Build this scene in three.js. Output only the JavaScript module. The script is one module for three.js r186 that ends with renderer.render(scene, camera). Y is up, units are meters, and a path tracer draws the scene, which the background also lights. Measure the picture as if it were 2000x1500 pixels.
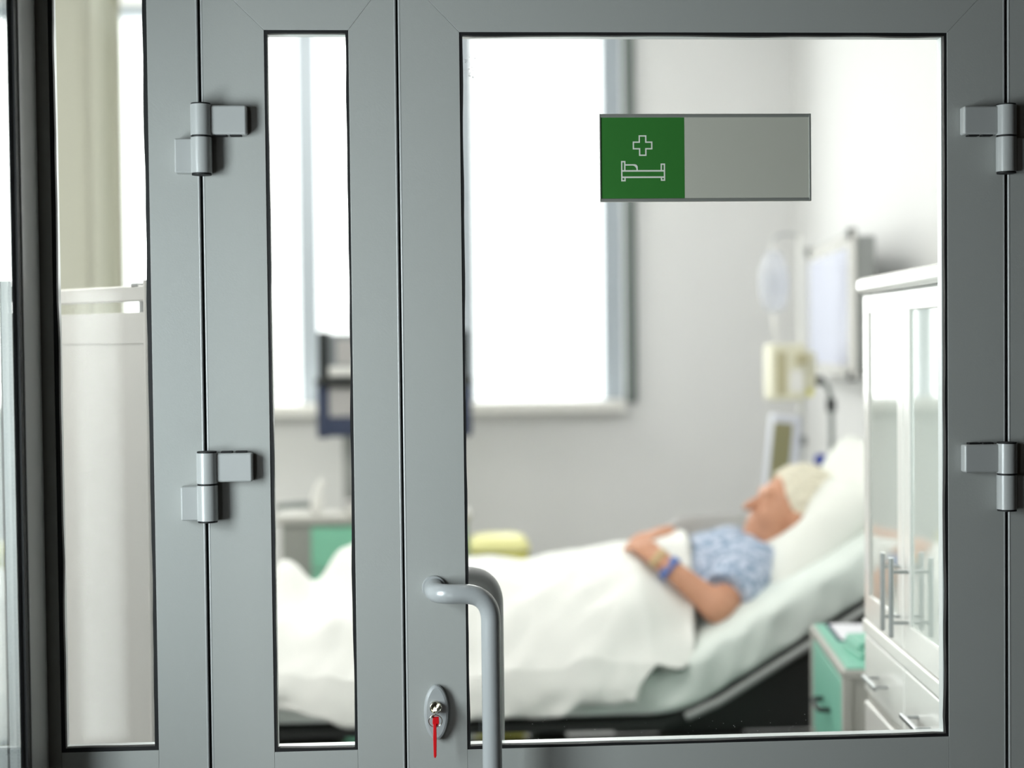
import * as THREE from 'three';
import { RoundedBoxGeometry } from 'three/addons/geometries/RoundedBoxGeometry.js';
import { mergeGeometries, mergeVertices, toCreasedNormals } from 'three/addons/utils/BufferGeometryUtils.js';
import { RectAreaLightUniformsLib } from 'three/addons/lights/RectAreaLightUniformsLib.js';
import { createNoise3D } from 'simplex-noise';

// ------------------------------------------------------------------ camera, sky, daylight, exposure
RectAreaLightUniformsLib.init();
const scene = new THREE.Scene();
const camera = new THREE.PerspectiveCamera(2 * Math.atan(750 / 3000) * 180 / Math.PI, 4 / 3, 0.05, 60);
camera.position.set(0, 1.6, 2.28);
camera.rotation.set(-0.02722, -0.06174, -0.01079, 'YXZ');
camera.focus = 2.29;
camera.userData.fStop = 1.75;
scene.add(camera);
scene.background = new THREE.Color(2.6, 2.63, 2.66);           // white overcast sky

const renderer = new THREE.WebGLRenderer();
renderer.toneMapping = THREE.LinearToneMapping;
renderer.toneMappingExposure = 1.0;
renderer.shadowMap.enabled = true;

function daylight(name, w, h, x, y, z, turn, color, intensity) {   // the bright overcast sky just outside a window
  const l = new THREE.RectAreaLight(color, intensity, w, h);
  l.name = name; l.position.set(x, y, z); l.rotation.y = turn; scene.add(l);
  return l;
}
daylight('ward_window_daylight', 2.16, 1.62, -0.26, 2.16, -4.17, Math.PI, 0xfffefd, 3.8);
daylight('corridor_window_daylight', 0.7, 0.9, -1.1, 1.52, 0.9, -Math.PI / 2, 0xeef6ff, 31);
daylight('corridor_slit_daylight', 0.185, 1.7, -1.178, 0.96, 3.56, 0, 0xfafcff, 8);

// ------------------------------------------------------------------ helpers
let seed = 7;
const rnd = () => { seed = (seed * 1664525 + 1013904223) >>> 0; return seed / 4294967296; };
const noise = createNoise3D(rnd);
const V = (x, y, z) => new THREE.Vector3(x, y, z);
const lerp = (a, b, t) => a + (b - a) * t;
const clamp = (x, a = 0, b = 1) => Math.min(b, Math.max(a, x));
const smooth = (a, b, x) => { const t = clamp((x - a) / (b - a)); return t * t * (3 - 2 * t); };

const taken = {};
function numbered(name) {
  const n = taken[name] = (taken[name] ?? -1) + 1;
  return n ? `${name}_${String(n).padStart(3, '0')}` : name;
}
function put(name, geo, mat, parent) {
  const m = new THREE.Mesh(geo, mat);
  m.name = parent ? name : numbered(name);
  m.castShadow = m.receiveShadow = true;
  (parent ?? scene).add(m);
  return m;
}
function thing(name, label, category, pos = [0, 0, 0], turn = 0, group) {
  const g = new THREE.Group(); g.name = numbered(name); scene.add(g);
  g.position.set(...pos); g.rotation.y = turn;
  g.userData = { label, category };
  if (group) g.userData.group = group;
  return g;
}
function part(name, parent, pos = [0, 0, 0]) {
  const g = new THREE.Group(); g.name = name; g.position.set(...pos); parent.add(g); return g;
}
function structure(o, label, category) { o.userData = { ...o.userData, label, category, kind: 'structure' }; return o; }
function joined(list) { return mergeGeometries(list.map((g) => { const n = g.index ? g.toNonIndexed() : g; for (const k of Object.keys(n.attributes)) if (!['position', 'normal', 'uv'].includes(k)) n.deleteAttribute(k); return n; })); }
const bx = (x0, x1, y0, y1, z0, z1, r = 0.002, s = 2) => new RoundedBoxGeometry(x1 - x0, y1 - y0, z1 - z0, s, Math.min(r, (x1 - x0) / 2.05, (y1 - y0) / 2.05, (z1 - z0) / 2.05)).translate((x0 + x1) / 2, (y0 + y1) / 2, (z0 + z1) / 2);
const sharp = (x0, x1, y0, y1, z0, z1) => new THREE.BoxGeometry(x1 - x0, y1 - y0, z1 - z0).translate((x0 + x1) / 2, (y0 + y1) / 2, (z0 + z1) / 2);
const rod = (a, b, r, seg = 20, r2 = r) => {
  const A = V(...a), B = V(...b), g = new THREE.CylinderGeometry(r2, r, A.distanceTo(B), seg);
  g.applyQuaternion(new THREE.Quaternion().setFromUnitVectors(V(0, 1, 0), B.clone().sub(A).normalize()));
  return g.translate((A.x + B.x) / 2, (A.y + B.y) / 2, (A.z + B.z) / 2);
};
function filleted(points, radius, n = 10) {                       // polyline with rounded corners, as points
  const p = points.map((q) => V(...q)), out = [p[0]];
  for (let i = 1; i < p.length - 1; i++) {
    const a = p[i - 1].clone().sub(p[i]), b = p[i + 1].clone().sub(p[i]);
    const r = Math.min(radius, a.length() * 0.499, b.length() * 0.499);
    const A = p[i].clone().add(a.setLength(r)), B = p[i].clone().add(b.setLength(r)), c = new THREE.QuadraticBezierCurve3(A, p[i], B);
    for (let k = 0; k <= n; k++) out.push(c.getPoint(k / n));
  }
  out.push(p[p.length - 1]);
  return out;
}
class Poly extends THREE.Curve {
  constructor(pts) { super(); this.pts = pts; this.len = [0]; for (let i = 1; i < pts.length; i++) this.len.push(this.len[i - 1] + pts[i].distanceTo(pts[i - 1])); }
  getPoint(t, target = new THREE.Vector3()) {
    const L = t * this.len[this.len.length - 1]; let i = 1; while (i < this.len.length - 1 && this.len[i] < L) i++;
    const d = this.len[i] - this.len[i - 1] || 1e-9; return target.lerpVectors(this.pts[i - 1], this.pts[i], (L - this.len[i - 1]) / d);
  }
}
const pipe = (points, r, fillet = 0, seg = 100, round = 18) => new THREE.TubeGeometry(new Poly(fillet ? filleted(points, fillet) : points.map((q) => V(...q))), seg, r, round, false);
function prism(pts, z0, z1, bevel = 0.0005, holes = []) {
  const s = new THREE.Shape(pts.map(([x, y]) => new THREE.Vector2(x, y)));
  for (const h of holes) s.holes.push(new THREE.Path(h.map(([x, y]) => new THREE.Vector2(x, y))));
  return new THREE.ExtrudeGeometry(s, { depth: z1 - z0 - 2 * bevel, bevelEnabled: bevel > 0, bevelThickness: bevel, bevelSize: bevel, bevelOffset: -bevel, bevelSegments: 2, curveSegments: 24 }).translate(0, 0, z0 + bevel);
}
const rect = (x0, x1, y0, y1) => [[x0, y0], [x1, y0], [x1, y1], [x0, y1]];
const ellipse = (cx, cy, rx, ry, n = 48) => Array.from({ length: n }, (_, i) => [cx + rx * Math.cos(i / n * 2 * Math.PI), cy + ry * Math.sin(i / n * 2 * Math.PI)]);
function loft(rings, caps = true) {
  const n = rings[0].length, pos = [], idx = [];
  for (const r of rings) for (const p of r) pos.push(p.x, p.y, p.z);
  for (let i = 0; i < rings.length - 1; i++) for (let j = 0; j < n; j++) {
    const a = i * n + j, b = i * n + (j + 1) % n, c = a + n, d = b + n; idx.push(a, b, d, a, d, c);
  }
  if (caps) for (const [at, flip] of [[0, true], [rings.length - 1, false]]) {
    const c = rings[at].reduce((s, p) => s.add(p), V(0, 0, 0)).divideScalar(n), k = pos.length / 3; pos.push(c.x, c.y, c.z);
    for (let j = 0; j < n; j++) { const a = at * n + j, b = at * n + (j + 1) % n; idx.push(...(flip ? [k, b, a] : [k, a, b])); }
  }
  const g = new THREE.BufferGeometry(); g.setAttribute('position', new THREE.Float32BufferAttribute(pos, 3)); g.setIndex(idx); g.computeVertexNormals(); return g;
}

// signed distance fields meshed with surface nets
const cap = (a, b, ra, rb) => { const A = V(...a), ab = V(...b).sub(A), L2 = ab.lengthSq() || 1e-9; return (x, y, z) => { const px = x - A.x, py = y - A.y, pz = z - A.z, t = clamp((px * ab.x + py * ab.y + pz * ab.z) / L2); return Math.hypot(px - ab.x * t, py - ab.y * t, pz - ab.z * t) - lerp(ra, rb, t); }; };
function ell(c, r, ax) {                                           // ellipsoid; ax = [X, Y, Z] axes
  const [X, Y, Z] = ax ?? [V(1, 0, 0), V(0, 1, 0), V(0, 0, 1)], m = Math.min(...r);
  return (x, y, z) => { const px = x - c[0], py = y - c[1], pz = z - c[2]; const k = Math.hypot((px * X.x + py * X.y + pz * X.z) / r[0], (px * Y.x + py * Y.y + pz * Y.z) / r[1], (px * Z.x + py * Z.y + pz * Z.z) / r[2]); const k1 = Math.hypot((px * X.x + py * X.y + pz * X.z) / r[0] ** 2, (px * Y.x + py * Y.y + pz * Y.z) / r[1] ** 2, (px * Z.x + py * Z.y + pz * Z.z) / r[2] ** 2); return k1 < 1e-6 ? -m : k * (k - 1) / k1; };
}
const smin = (a, b, k) => { const h = Math.max(k - Math.abs(a - b), 0) / k; return Math.min(a, b) - h * h * k * 0.25; };
const blend = (list, k) => (x, y, z) => { let d = 1e9; for (const f of list) d = Array.isArray(f) ? smin(d, f[0](x, y, z), f[1]) : smin(d, f(x, y, z), k); return d; };
function nets(f, lo, hi, cell) {
  const n = [0, 1, 2].map((i) => Math.ceil((hi[i] - lo[i]) / cell) + 1), at = (i, j, k) => (i * n[1] + j) * n[2] + k;
  const d = new Float32Array(n[0] * n[1] * n[2]);
  for (let i = 0; i < n[0]; i++) for (let j = 0; j < n[1]; j++) for (let k = 0; k < n[2]; k++) d[at(i, j, k)] = f(lo[0] + i * cell, lo[1] + j * cell, lo[2] + k * cell);
  const id = new Int32Array(d.length).fill(-1), pos = [], idx = [];
  for (let i = 0; i < n[0] - 1; i++) for (let j = 0; j < n[1] - 1; j++) for (let k = 0; k < n[2] - 1; k++) {
    let s = [0, 0, 0], c = 0;
    const corner = []; for (let m = 0; m < 8; m++) corner.push(d[at(i + (m & 1), j + (m >> 1 & 1), k + (m >> 2))]);
    if (corner.every((v) => v > 0) || corner.every((v) => v <= 0)) continue;
    for (let a = 0; a < 8; a++) for (const bit of [1, 2, 4]) { const b = a | bit; if (b === a || (corner[a] > 0) === (corner[b] > 0)) continue; const t = corner[a] / (corner[a] - corner[b]); s[0] += (a & 1) + (bit === 1 ? t : 0); s[1] += (a >> 1 & 1) + (bit === 2 ? t : 0); s[2] += (a >> 2) + (bit === 4 ? t : 0); c++; }
    id[at(i, j, k)] = pos.length / 3; pos.push(lo[0] + (i + s[0] / c) * cell, lo[1] + (j + s[1] / c) * cell, lo[2] + (k + s[2] / c) * cell);
  }
  const quad = (a, b, c, e, flip) => { if (a < 0 || b < 0 || c < 0 || e < 0) return; idx.push(...(flip ? [a, b, c, a, c, e] : [a, c, b, a, e, c])); };
  for (let i = 1; i < n[0] - 1; i++) for (let j = 1; j < n[1] - 1; j++) for (let k = 1; k < n[2] - 1; k++) {
    const v = d[at(i, j, k)] > 0;
    if (v !== d[at(i + 1, j, k)] > 0) quad(id[at(i, j - 1, k - 1)], id[at(i, j, k - 1)], id[at(i, j, k)], id[at(i, j - 1, k)], !v);
    if (v !== d[at(i, j + 1, k)] > 0) quad(id[at(i - 1, j, k - 1)], id[at(i - 1, j, k)], id[at(i, j, k)], id[at(i, j, k - 1)], !v);
    if (v !== d[at(i, j, k + 1)] > 0) quad(id[at(i - 1, j - 1, k)], id[at(i, j - 1, k)], id[at(i, j, k)], id[at(i - 1, j, k)], !v);
  }
  const nor = [], e = cell * 0.5;
  for (let p = 0; p < pos.length; p += 3) { const [x, y, z] = [pos[p], pos[p + 1], pos[p + 2]]; const v = V(f(x + e, y, z) - f(x - e, y, z), f(x, y + e, z) - f(x, y - e, z), f(x, y, z + e) - f(x, y, z - e)).normalize(); nor.push(v.x, v.y, v.z); }
  const g = new THREE.BufferGeometry(); g.setAttribute('position', new THREE.Float32BufferAttribute(pos, 3)); g.setAttribute('normal', new THREE.Float32BufferAttribute(nor, 3)); g.setIndex(idx); return g;
}

// ------------------------------------------------------------------ materials
const std = (color, roughness = 0.6, more = {}) => new THREE.MeshPhysicalMaterial({ color, roughness, ...more });
function grain(size, freq, octaves, repeat, lo = 0, hi = 255) {      // tileable fine relief
  const a = new Uint8Array(size * size * 4);
  for (let y = 0; y < size; y++) for (let x = 0; x < size; x++) {
    let v = 0, amp = 1, tot = 0;
    for (let o = 0; o < octaves; o++) { const f = freq * 2 ** o / (2 * Math.PI), u = x / size * 2 * Math.PI, w = y / size * 2 * Math.PI; v += amp * noise(Math.cos(u) * f + Math.cos(w) * f * 0.9 + 9 * o, Math.sin(u) * f + 31 * o, Math.sin(w) * f + Math.cos(w) * f * 0.4); tot += amp; amp *= 0.6; }
    const b = lerp(lo, hi, clamp(0.5 + v / tot * 0.6)), i = (y * size + x) * 4; a[i] = a[i + 1] = a[i + 2] = b; a[i + 3] = 255;
  }
  const t = new THREE.DataTexture(a, size, size); t.wrapS = t.wrapT = THREE.RepeatWrapping; t.magFilter = THREE.LinearFilter; t.minFilter = THREE.LinearMipmapLinearFilter; t.repeat.set(repeat, repeat); t.needsUpdate = true; return t;
}
const peel = grain(256, 60, 2, 6);
const M = {
  paint: std(0xa6a7a4, 0.42, { bumpMap: peel, bumpScale: 0.00006 }),
  hinge: std(0xacadac, 0.3, { clearcoat: 0.35, clearcoatRoughness: 0.25 }),
  handle: std(0xa6a8a9, 0.28, { clearcoat: 0.4, clearcoatRoughness: 0.2 }),
  rubber: std(0x08080a, 0.65),
  seal: std(0x17181b, 0.55),
  bead: std(0xd2d6d6, 0.35),
  glass: std(0xfdfefd, 0.0, { transmission: 1, thickness: 0, ior: 1.45 }),
  spacer: std(0x9fa2a0, 0.45, { metalness: 0.2 }),
  chrome: std(0xd8d4c6, 0.16, { metalness: 1 }),
  steel: std(0xb9bcbd, 0.3, { metalness: 0.9 }),
  red: std(0xd3121b, 0.35, { clearcoat: 0.5, clearcoatRoughness: 0.2 }),
  green: std(0x2d742a, 0.55),
  signGrey: std(0xc0beb2, 0.5),
  signLine: std(0xe3e3da, 0.5),
  signFrame: std(0xb0b1ab, 0.3, { metalness: 0.5 }),
  wall: std(0xf2f2f2, 0.75),
  corridorWall: std(0x7a7c7a, 0.8),
  corridorDark: std(0x46392a, 0.8), corridorFloor: std(0x4a4640, 0.6),
  ceiling: std(0xf2f2f0, 0.85),
  floor: std(0xb8b9ba, 0.45),
  white: std(0xf0f0ec, 0.4),
  whiteGloss: std(0xf1f0ec, 0.22, { clearcoat: 0.4, clearcoatRoughness: 0.15 }),
  milk: std(0xc9d1cb, 0.04, { clearcoat: 1, clearcoatRoughness: 0.02, ior: 1.55 }),
  windowFrame: std(0xb4bdc6, 0.45),
  jamb: std(0x6e7774, 0.55),
  sheet: std(0xe4ece7, 0.85, { sheen: 0.3 }),
  linen: std(0xf4f5f1, 0.9, { sheen: 0.3 }),
  pillow: std(0xeef0ea, 0.9, { sheen: 0.3 }),
  charcoal: std(0x2b2e2d, 0.6),
  bedGrey: std(0x9ea19f, 0.45),
  lavender: std(0xd6d9ea, 0.6),
  headboard: std(0xdcdfea, 0.4),
  teal: std(0x88cab4, 0.4),
  sinkGreen: std(0x86cdae, 0.45),
  cabinetGrey: std(0xbdbcb6, 0.5),
  sinkGrey: std(0x9b9d97, 0.55),
  yellow: std(0xe9e36c, 0.4),
  paleYellow: std(0xf0eca6, 0.4),
  pump: std(0xe9e6cf, 0.45),
  tan: std(0xbdb692, 0.5),
  olive: std(0x8f8b67, 0.3),
  black: std(0x1d2426, 0.45),
  cable: std(0x8d9692, 0.5),
  blue: std(0x2b45b4, 0.4),
  navy: std(0x333d58, 0.5),
  equipGrey: std(0x82888b, 0.45),
  equipLight: std(0xb9b7b6, 0.45),
  paper: std(0xeeeef4, 0.8),
  curtain: std(0xcfd0c0, 0.9, { sheen: 0.3 }),
  clearBag: std(0xf4f6fb, 0.15, { transmission: 0.35, thickness: 0 }),
  skin: std(0xd29a7c, 0.55, { sheen: 0.2 }),
  hair: std(0xeee8d4, 0.8, { sheen: 0.5 }),
  gown: std(0xffffff, 0.9, { vertexColors: true }),
  band: std(0x6a84c6, 0.5),
  lace: std(0xd9bf92, 0.6),
  lampFrame: std(0xe0e0e0, 0.5),
  diffuser: new THREE.MeshStandardMaterial({ color: 0xffffff, emissive: 0xfff6e8, emissiveIntensity: 1.2, roughness: 0.6 }),
};

// ------------------------------------------------------------------ the shell: ward behind the doors, corridor in front
const S = (name, geo, mat, label, category) => structure(put(name, geo, mat), label, category);
const TOP = 3.2;
S('floor', sharp(-2.6, 2.1, -0.1, 0, -4.4, -0.05), M.floor, 'grey vinyl floor of the ward', 'floor');
S('floor_corridor', sharp(-1.95, 6.2, -0.1, 0, -0.05, 3.7), M.corridorFloor, 'dark floor of the corridor', 'floor');
S('ceiling', sharp(-2.6, 2.1, TOP, TOP + 0.1, -4.4, -0.05), M.ceiling, 'white ceiling of the ward', 'ceiling');
S('ceiling_corridor', sharp(-1.95, 6.2, TOP, TOP + 0.1, -0.05, 3.7), M.corridorDark, 'dark ceiling of the corridor', 'ceiling');
S('wall_far', joined([sharp(-2.6, 2.1, 0, 1.33, -4.24, -4.02), sharp(-2.6, 2.1, 2.98, TOP, -4.24, -4.02), sharp(-2.6, -1.4, 1.33, 2.98, -4.24, -4.02), sharp(0.856, 2.1, 1.33, 2.98, -4.24, -4.02)]), M.wall, 'pale ward wall holding the bright window', 'wall');
S('wall_left', sharp(-2.6, -2.4, 0, TOP, -4.1, -0.06), M.wall, 'pale side wall of the ward behind the curtain', 'wall');
S('wall_right', sharp(1.57, 1.75, 0, TOP, -4.1, -0.06), M.wall, 'pale ward wall behind the bed head and glazed cabinet', 'wall');
S('wall_near', joined([sharp(-2.4, -0.6, 0, TOP, -0.12, -0.1001), sharp(-0.6, 0.98, 2.3, TOP, -0.12, -0.1001), sharp(0.98, 1.57, 0, TOP, -0.12, -0.1001)]), M.wall, 'pale inner face of the ward wall beside the doors', 'wall');
S('wall_front', joined([sharp(-2.6, -0.6, 0, TOP, -0.1, 0), sharp(-0.6, 0.98, 2.3, TOP, -0.1, 0), sharp(0.98, 6.2, 0, TOP, -0.1, 0)]), M.corridorWall, 'light corridor wall around the glazed doors', 'wall');
S('wall_corridor_left', joined([sharp(-1.15, -1.0, 0, 1.07, 0, 1.75), sharp(-1.15, -1.0, 1.97, TOP, 0, 1.75), sharp(-1.15, -1.0, 1.07, 1.97, 0, 0.55), sharp(-1.15, -1.0, 1.07, 1.97, 1.25, 1.75), sharp(-1.9, -1.15, 0, TOP, 1.6, 1.75), sharp(-1.9, -1.75, 0, TOP, 1.75, 3.7)]), M.corridorDark, 'corridor end wall with the daylight window', 'wall');
S('wall_corridor_right', sharp(6, 6.2, 0, TOP, 0, 3.7), M.corridorDark, 'far end wall of the corridor', 'wall');
S('wall_corridor_back', joined([sharp(-1.75, -1.275, 0, TOP, 3.4, 3.6), sharp(-1.085, 6.2, 0, TOP, 3.4, 3.6), sharp(-1.275, -1.085, 1.82, TOP, 3.4, 3.6), sharp(-1.275, -1.085, 0, 0.1, 3.4, 3.6)]), M.corridorDark, 'dark corridor wall behind the viewer', 'wall');

// ward window in the far wall
{
  const w = thing('window_3', 'wide three-pane window glowing white in the far ward wall', 'window');
  w.userData.kind = 'structure';
  const y0 = 1.345, y1 = 2.98, zf = -4.12, zb = -4.07;
  put('frame', joined([bx(-1.4, -1.33, y0, y1, zf, zb), bx(-0.476, -0.404, y0, y1, zf, zb), bx(0.17, 0.242, y0, y1, zf, zb), bx(0.777, 0.856, y0, y1, zf, zb), bx(-1.33, 0.78, y1 - 0.05, y1, zf, zb), bx(-1.33, 0.78, y0, y0 + 0.02, zf, zb)]), M.windowFrame, w);
  for (const [a, b] of [[-1.33, -0.476], [-0.404, 0.17], [0.242, 0.777]]) put('pane', sharp(a, b, y0 + 0.02, y1 - 0.05, -4.098, -4.095), M.glass, w);
  put('sill', bx(-1.46, 0.85, 1.311, 1.361, -4.08, -3.92, 0.008, 3), M.whiteGloss, w);
  const j = put('jamb_profile', bx(0.857, 0.905, 1.345, 3.04, -4.04, -3.985, 0.012, 3), M.jamb, w); j.userData.label = 'dark grey profile at the right edge of the window';
}

// corridor daylight window (outside the frame, its light falls on the doors)
{
  const w = thing('window_4', 'corridor window at the left end of the hall', 'window'); w.userData.kind = 'structure';
  put('frame', joined([bx(-1.09, -1.04, 1.07, 1.97, 0.55, 0.57), bx(-1.09, -1.04, 1.07, 1.97, 1.23, 1.25), bx(-1.09, -1.04, 1.07, 1.09, 0.57, 1.23), bx(-1.09, -1.04, 1.95, 1.97, 0.57, 1.23)]), M.windowFrame, w);
  put('pane', sharp(-1.07, -1.066, 1.09, 1.95, 0.57, 1.23), M.glass, w);
  const v = thing('window_5', 'tall narrow corridor window behind the viewer', 'window'); v.userData.kind = 'structure';
  put('frame', prism(rect(-1.275, -1.085, 0.1, 1.82), 3.45, 3.5, 0.001, [rect(-1.265, -1.095, 0.11, 1.81)]), M.windowFrame, v);
  put('pane', sharp(-1.265, -1.095, 0.11, 1.81, 3.47, 3.474), M.glass, v);
}

// ------------------------------------------------------------------ glazed doors and their frame
const T = 0.034;                                                   // depth of the aluminium profiles
function waver(x0, x1, y0, y1, inset, amp) {                        // opening with the slightly wavy lip of a rubber gasket
  const out = [], n = 44, ph = rnd() * 40;
  const add = (ax, ay, bx_, by, nx, ny) => { for (let i = 0; i < n; i++) { const t = i / n, q = Math.sin(Math.PI * t) > 0.05 ? amp * noise(t * 3.2 * Math.hypot(bx_ - ax, by - ay) * 2.2, ph, nx * 5 + ny * 9) : 0; out.push([lerp(ax, bx_, t) + nx * q, lerp(ay, by, t) + ny * q]); } };
  const a = x0 + inset, b = x1 - inset, c = y0 + inset, d = y1 - inset;
  add(a, c, b, c, 0, 1); add(b, c, b, d, -1, 0); add(b, d, a, d, 0, -1); add(a, d, a, c, 1, 0);
  return out;
}
function glazing(parent, x0, x1, y0, y1, inset = 0.0045) {
  put('gasket', prism(rect(x0, x1, y0, y1), -0.012, -0.0012, 0, [waver(x0, x1, y0, y1, inset, 0.0016)]), M.rubber, parent);
  put('glazing_bead', prism(rect(x0, x1, y0, y1), -T, -0.0155, 0.0006, [rect(x0 + 0.004, x1 - 0.004, y0 + 0.004, y1 - 0.004)]), M.bead, parent);
  const p = put('glass_pane', sharp(x0 + 0.001, x1 - 0.001, y0 + 0.001, y1 - 0.001, -0.0152, -0.0124), M.glass, parent);
  p.geometry.deleteAttribute('uv');
  return p;
}
function leaf(o, x0, x1, y0, y1, ox0, ox1, oy0, oy1) {
  const e = 0.00012;
  put('stile', prism([[x0, y0], [ox0, y0], [ox0, oy1 - e], [x0, y1 - e]], -T, 0), M.paint, o);
  put('stile', prism([[ox1, y0], [x1, y0], [x1, y1 - e], [ox1, oy1 - e]], -T, 0), M.paint, o);
  put('top_rail', prism([[x0 + e, y1], [ox0 + e, oy1], [ox1 - e, oy1], [x1 - e, y1]], -T, 0), M.paint, o);
  put('middle_rail', prism(rect(ox0 + e, ox1 - e, oy0 - 0.1, oy0), -T, 0), M.paint, o);
  put('lower_panel', prism(rect(ox0 + e, ox1 - e, y0 + 0.12, oy0 - 0.1 - e), -T + 0.004, -0.006), M.paint, o);
  put('bottom_rail', prism(rect(ox0 + e, ox1 - e, y0, y0 + 0.12 - e), -T, 0), M.paint, o);
  for (const [x, s] of [[x0, 1], [x1, -1]]) put('edge_bead', rod([x + s * 0.0009, y0 + 0.001, -0.0017], [x + s * 0.0009, y1 - 0.001, -0.0017], 0.0021, 12), M.hinge, o);
  return glazing(o, ox0, ox1, oy0, oy1);
}
function hinge(o, x, top, side) {                                   // side +1: upper leaf goes right, lower leaf left
  const h = part('hinge', o, [x, top, 0]);
  const r = 0.0152, zc = 0.0165;
  const upper = joined([new THREE.CylinderGeometry(r, r, 0.0445, 40).translate(0, -0.0235, zc), bx(Math.min(0, side * 0.066), Math.max(0, side * 0.066), -0.0445, -0.002, 0.0003, 0.0205, 0.0035, 4)]);
  const lower = joined([new THREE.CylinderGeometry(r, r, 0.0515, 40).translate(0, -0.0745, zc), bx(Math.min(0, -side * 0.0385), Math.max(0, -side * 0.0385), -0.1, -0.05, 0.0003, 0.0205, 0.0025, 3)]);
  put('upper_hinge_leaf', upper, M.hinge, h);
  put('lower_hinge_leaf', lower, M.hinge, h);
  for (const [y, hh] of [[-0.0004, 0.0026], [-0.0472, 0.0036], [-0.1016, 0.003]]) put('hinge_cap', new THREE.CylinderGeometry(r * 0.93, r * 0.93, hh, 32).translate(0, y, zc), M.rubber, h);
  const w = (a, b) => [Math.min(side * a, side * b), Math.max(side * a, side * b)];
  const [p, q] = w(0.02, 0.037), [s, t] = w(0.041, 0.058), yy = top > 1.7 ? -0.0465 : -0.0022;
  put('plug', bx(p, q, yy, yy + 0.0028, 0.004, 0.0165, 0.001), M.rubber, h);
  put('plug', bx(s, t, yy, yy + 0.0028, 0.004, 0.0165, 0.001), M.rubber, h);
}
const door1 = structure(thing('door_1', '', ''), 'wide grey aluminium door leaf with a large pane and long pull handle', 'door');
leaf(door1, -0.0205, 0.8905, 0.01, 2.15, 0.0685, 0.8025, 0.992, 2.0585);
hinge(door1, 0.887, 1.948, -1); hinge(door1, 0.887, 1.4405, -1);
const door2 = structure(thing('door_2', '', ''), 'narrow grey aluminium door leaf with a slim tall pane', 'door');
leaf(door2, -0.3085, -0.0257, 0.01, 2.15, -0.2175, -0.0945, 0.996, 2.061);
hinge(door2, -0.3085, 1.9505, 1); hinge(door2, -0.3078, 1.4445, 1);

// pull handles, lock rose, dried specks on the pane
{
  const zo = 0.066, r = 0.0142;
  const h = put('pull_handle', pipe([[0.0215, 1.2365, 0.0], [0.0215, 1.2365, zo], [0.1025, 1.2365, zo], [0.1025, 0.62, zo], [0.0215, 0.62, zo], [0.0215, 0.62, 0]], r, 0.044, 260, 28), M.handle, door1);
  for (const y of [1.2365, 0.62]) put('handle_rose', new THREE.CylinderGeometry(0.0172, 0.0182, 0.006, 32).rotateX(Math.PI / 2).translate(0.0215, y, 0.003), M.handle, h);
  const b = put('pull_handle', pipe([[0.0215, 1.2365, -T], [0.0215, 1.2365, -0.115], [0.1165, 1.2365, -0.115], [0.1165, 0.62, -0.115], [0.0215, 0.62, -0.115], [0.0215, 0.62, -T]], r, 0.05, 260, 28), M.handle, door1);
  for (const y of [1.2365, 0.62]) put('handle_rose', new THREE.CylinderGeometry(0.0172, 0.0182, 0.006, 32).rotateX(Math.PI / 2).translate(0.0215, y, -T - 0.003), M.handle, b);
  const rose = put('lock_plate', prism(ellipse(0.0225, 1.0515, 0.0183, 0.041, 56), 0.0004, 0.0125, 0.004), M.handle, door1);
  put('lock_cylinder', joined([new THREE.CylinderGeometry(0.0078, 0.0086, 0.012, 28).rotateX(Math.PI / 2).translate(0.0218, 1.0615, 0.0165), new THREE.TorusGeometry(0.0078, 0.0014, 10, 28).translate(0.0218, 1.0615, 0.0222)]), M.chrome, rose);
  const dots = [];
  for (let i = 0; i < 34; i++) { const a = rnd(), b2 = rnd(); dots.push(new THREE.CircleGeometry(0.0004 + 0.0007 * rnd() * rnd(), 8).translate(0.0745 + 0.02 * a, 1.992 + 0.035 * b2, -0.0122)); }
  for (let i = 0; i < 60; i++) dots.push(new THREE.CircleGeometry(0.0002 + 0.0003 * rnd(), 6).translate(0.12 + 0.5 * rnd(), 0.999 + 0.05 * rnd() * rnd(), -0.0122));
  const d = put('dried_specks', joined(dots), M.white, door1); d.userData.kind = 'stuff';
}
// fixed frame round the doors
{
  const f = structure(thing('trim_1', '', ''), 'grey aluminium frame posts and head around the two door leaves', 'door frame');
  put('post', prism(rect(-0.387, -0.3145, 0, 2.3), -T, 0), M.paint, f);
  put('post', prism(rect(0.8968, 0.98, 0, 2.3), -T, 0), M.paint, f);
  put('head', prism(rect(-0.3144, 0.8967, 2.156, 2.3), -T, 0), M.paint, f);
  put('edge_bead', rod([-0.3154, 0, -0.0017], [-0.3154, 2.155, -0.0017], 0.0021, 12), M.hinge, f);
  put('edge_bead', rod([0.8977, 0, -0.0017], [0.8977, 2.155, -0.0017], 0.0021, 12), M.hinge, f);
  put('rubber_seal', joined([sharp(-0.3146, -0.3084, 0.005, 2.156, -0.03, -0.012), sharp(-0.0258, -0.0204, 0.012, 2.15, -0.03, -0.012), sharp(0.8904, 0.8969, 0.005, 2.156, -0.03, -0.012), sharp(-0.3146, 0.8969, 2.15, 2.156, -0.03, -0.012)]), M.seal, f);
}
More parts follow.
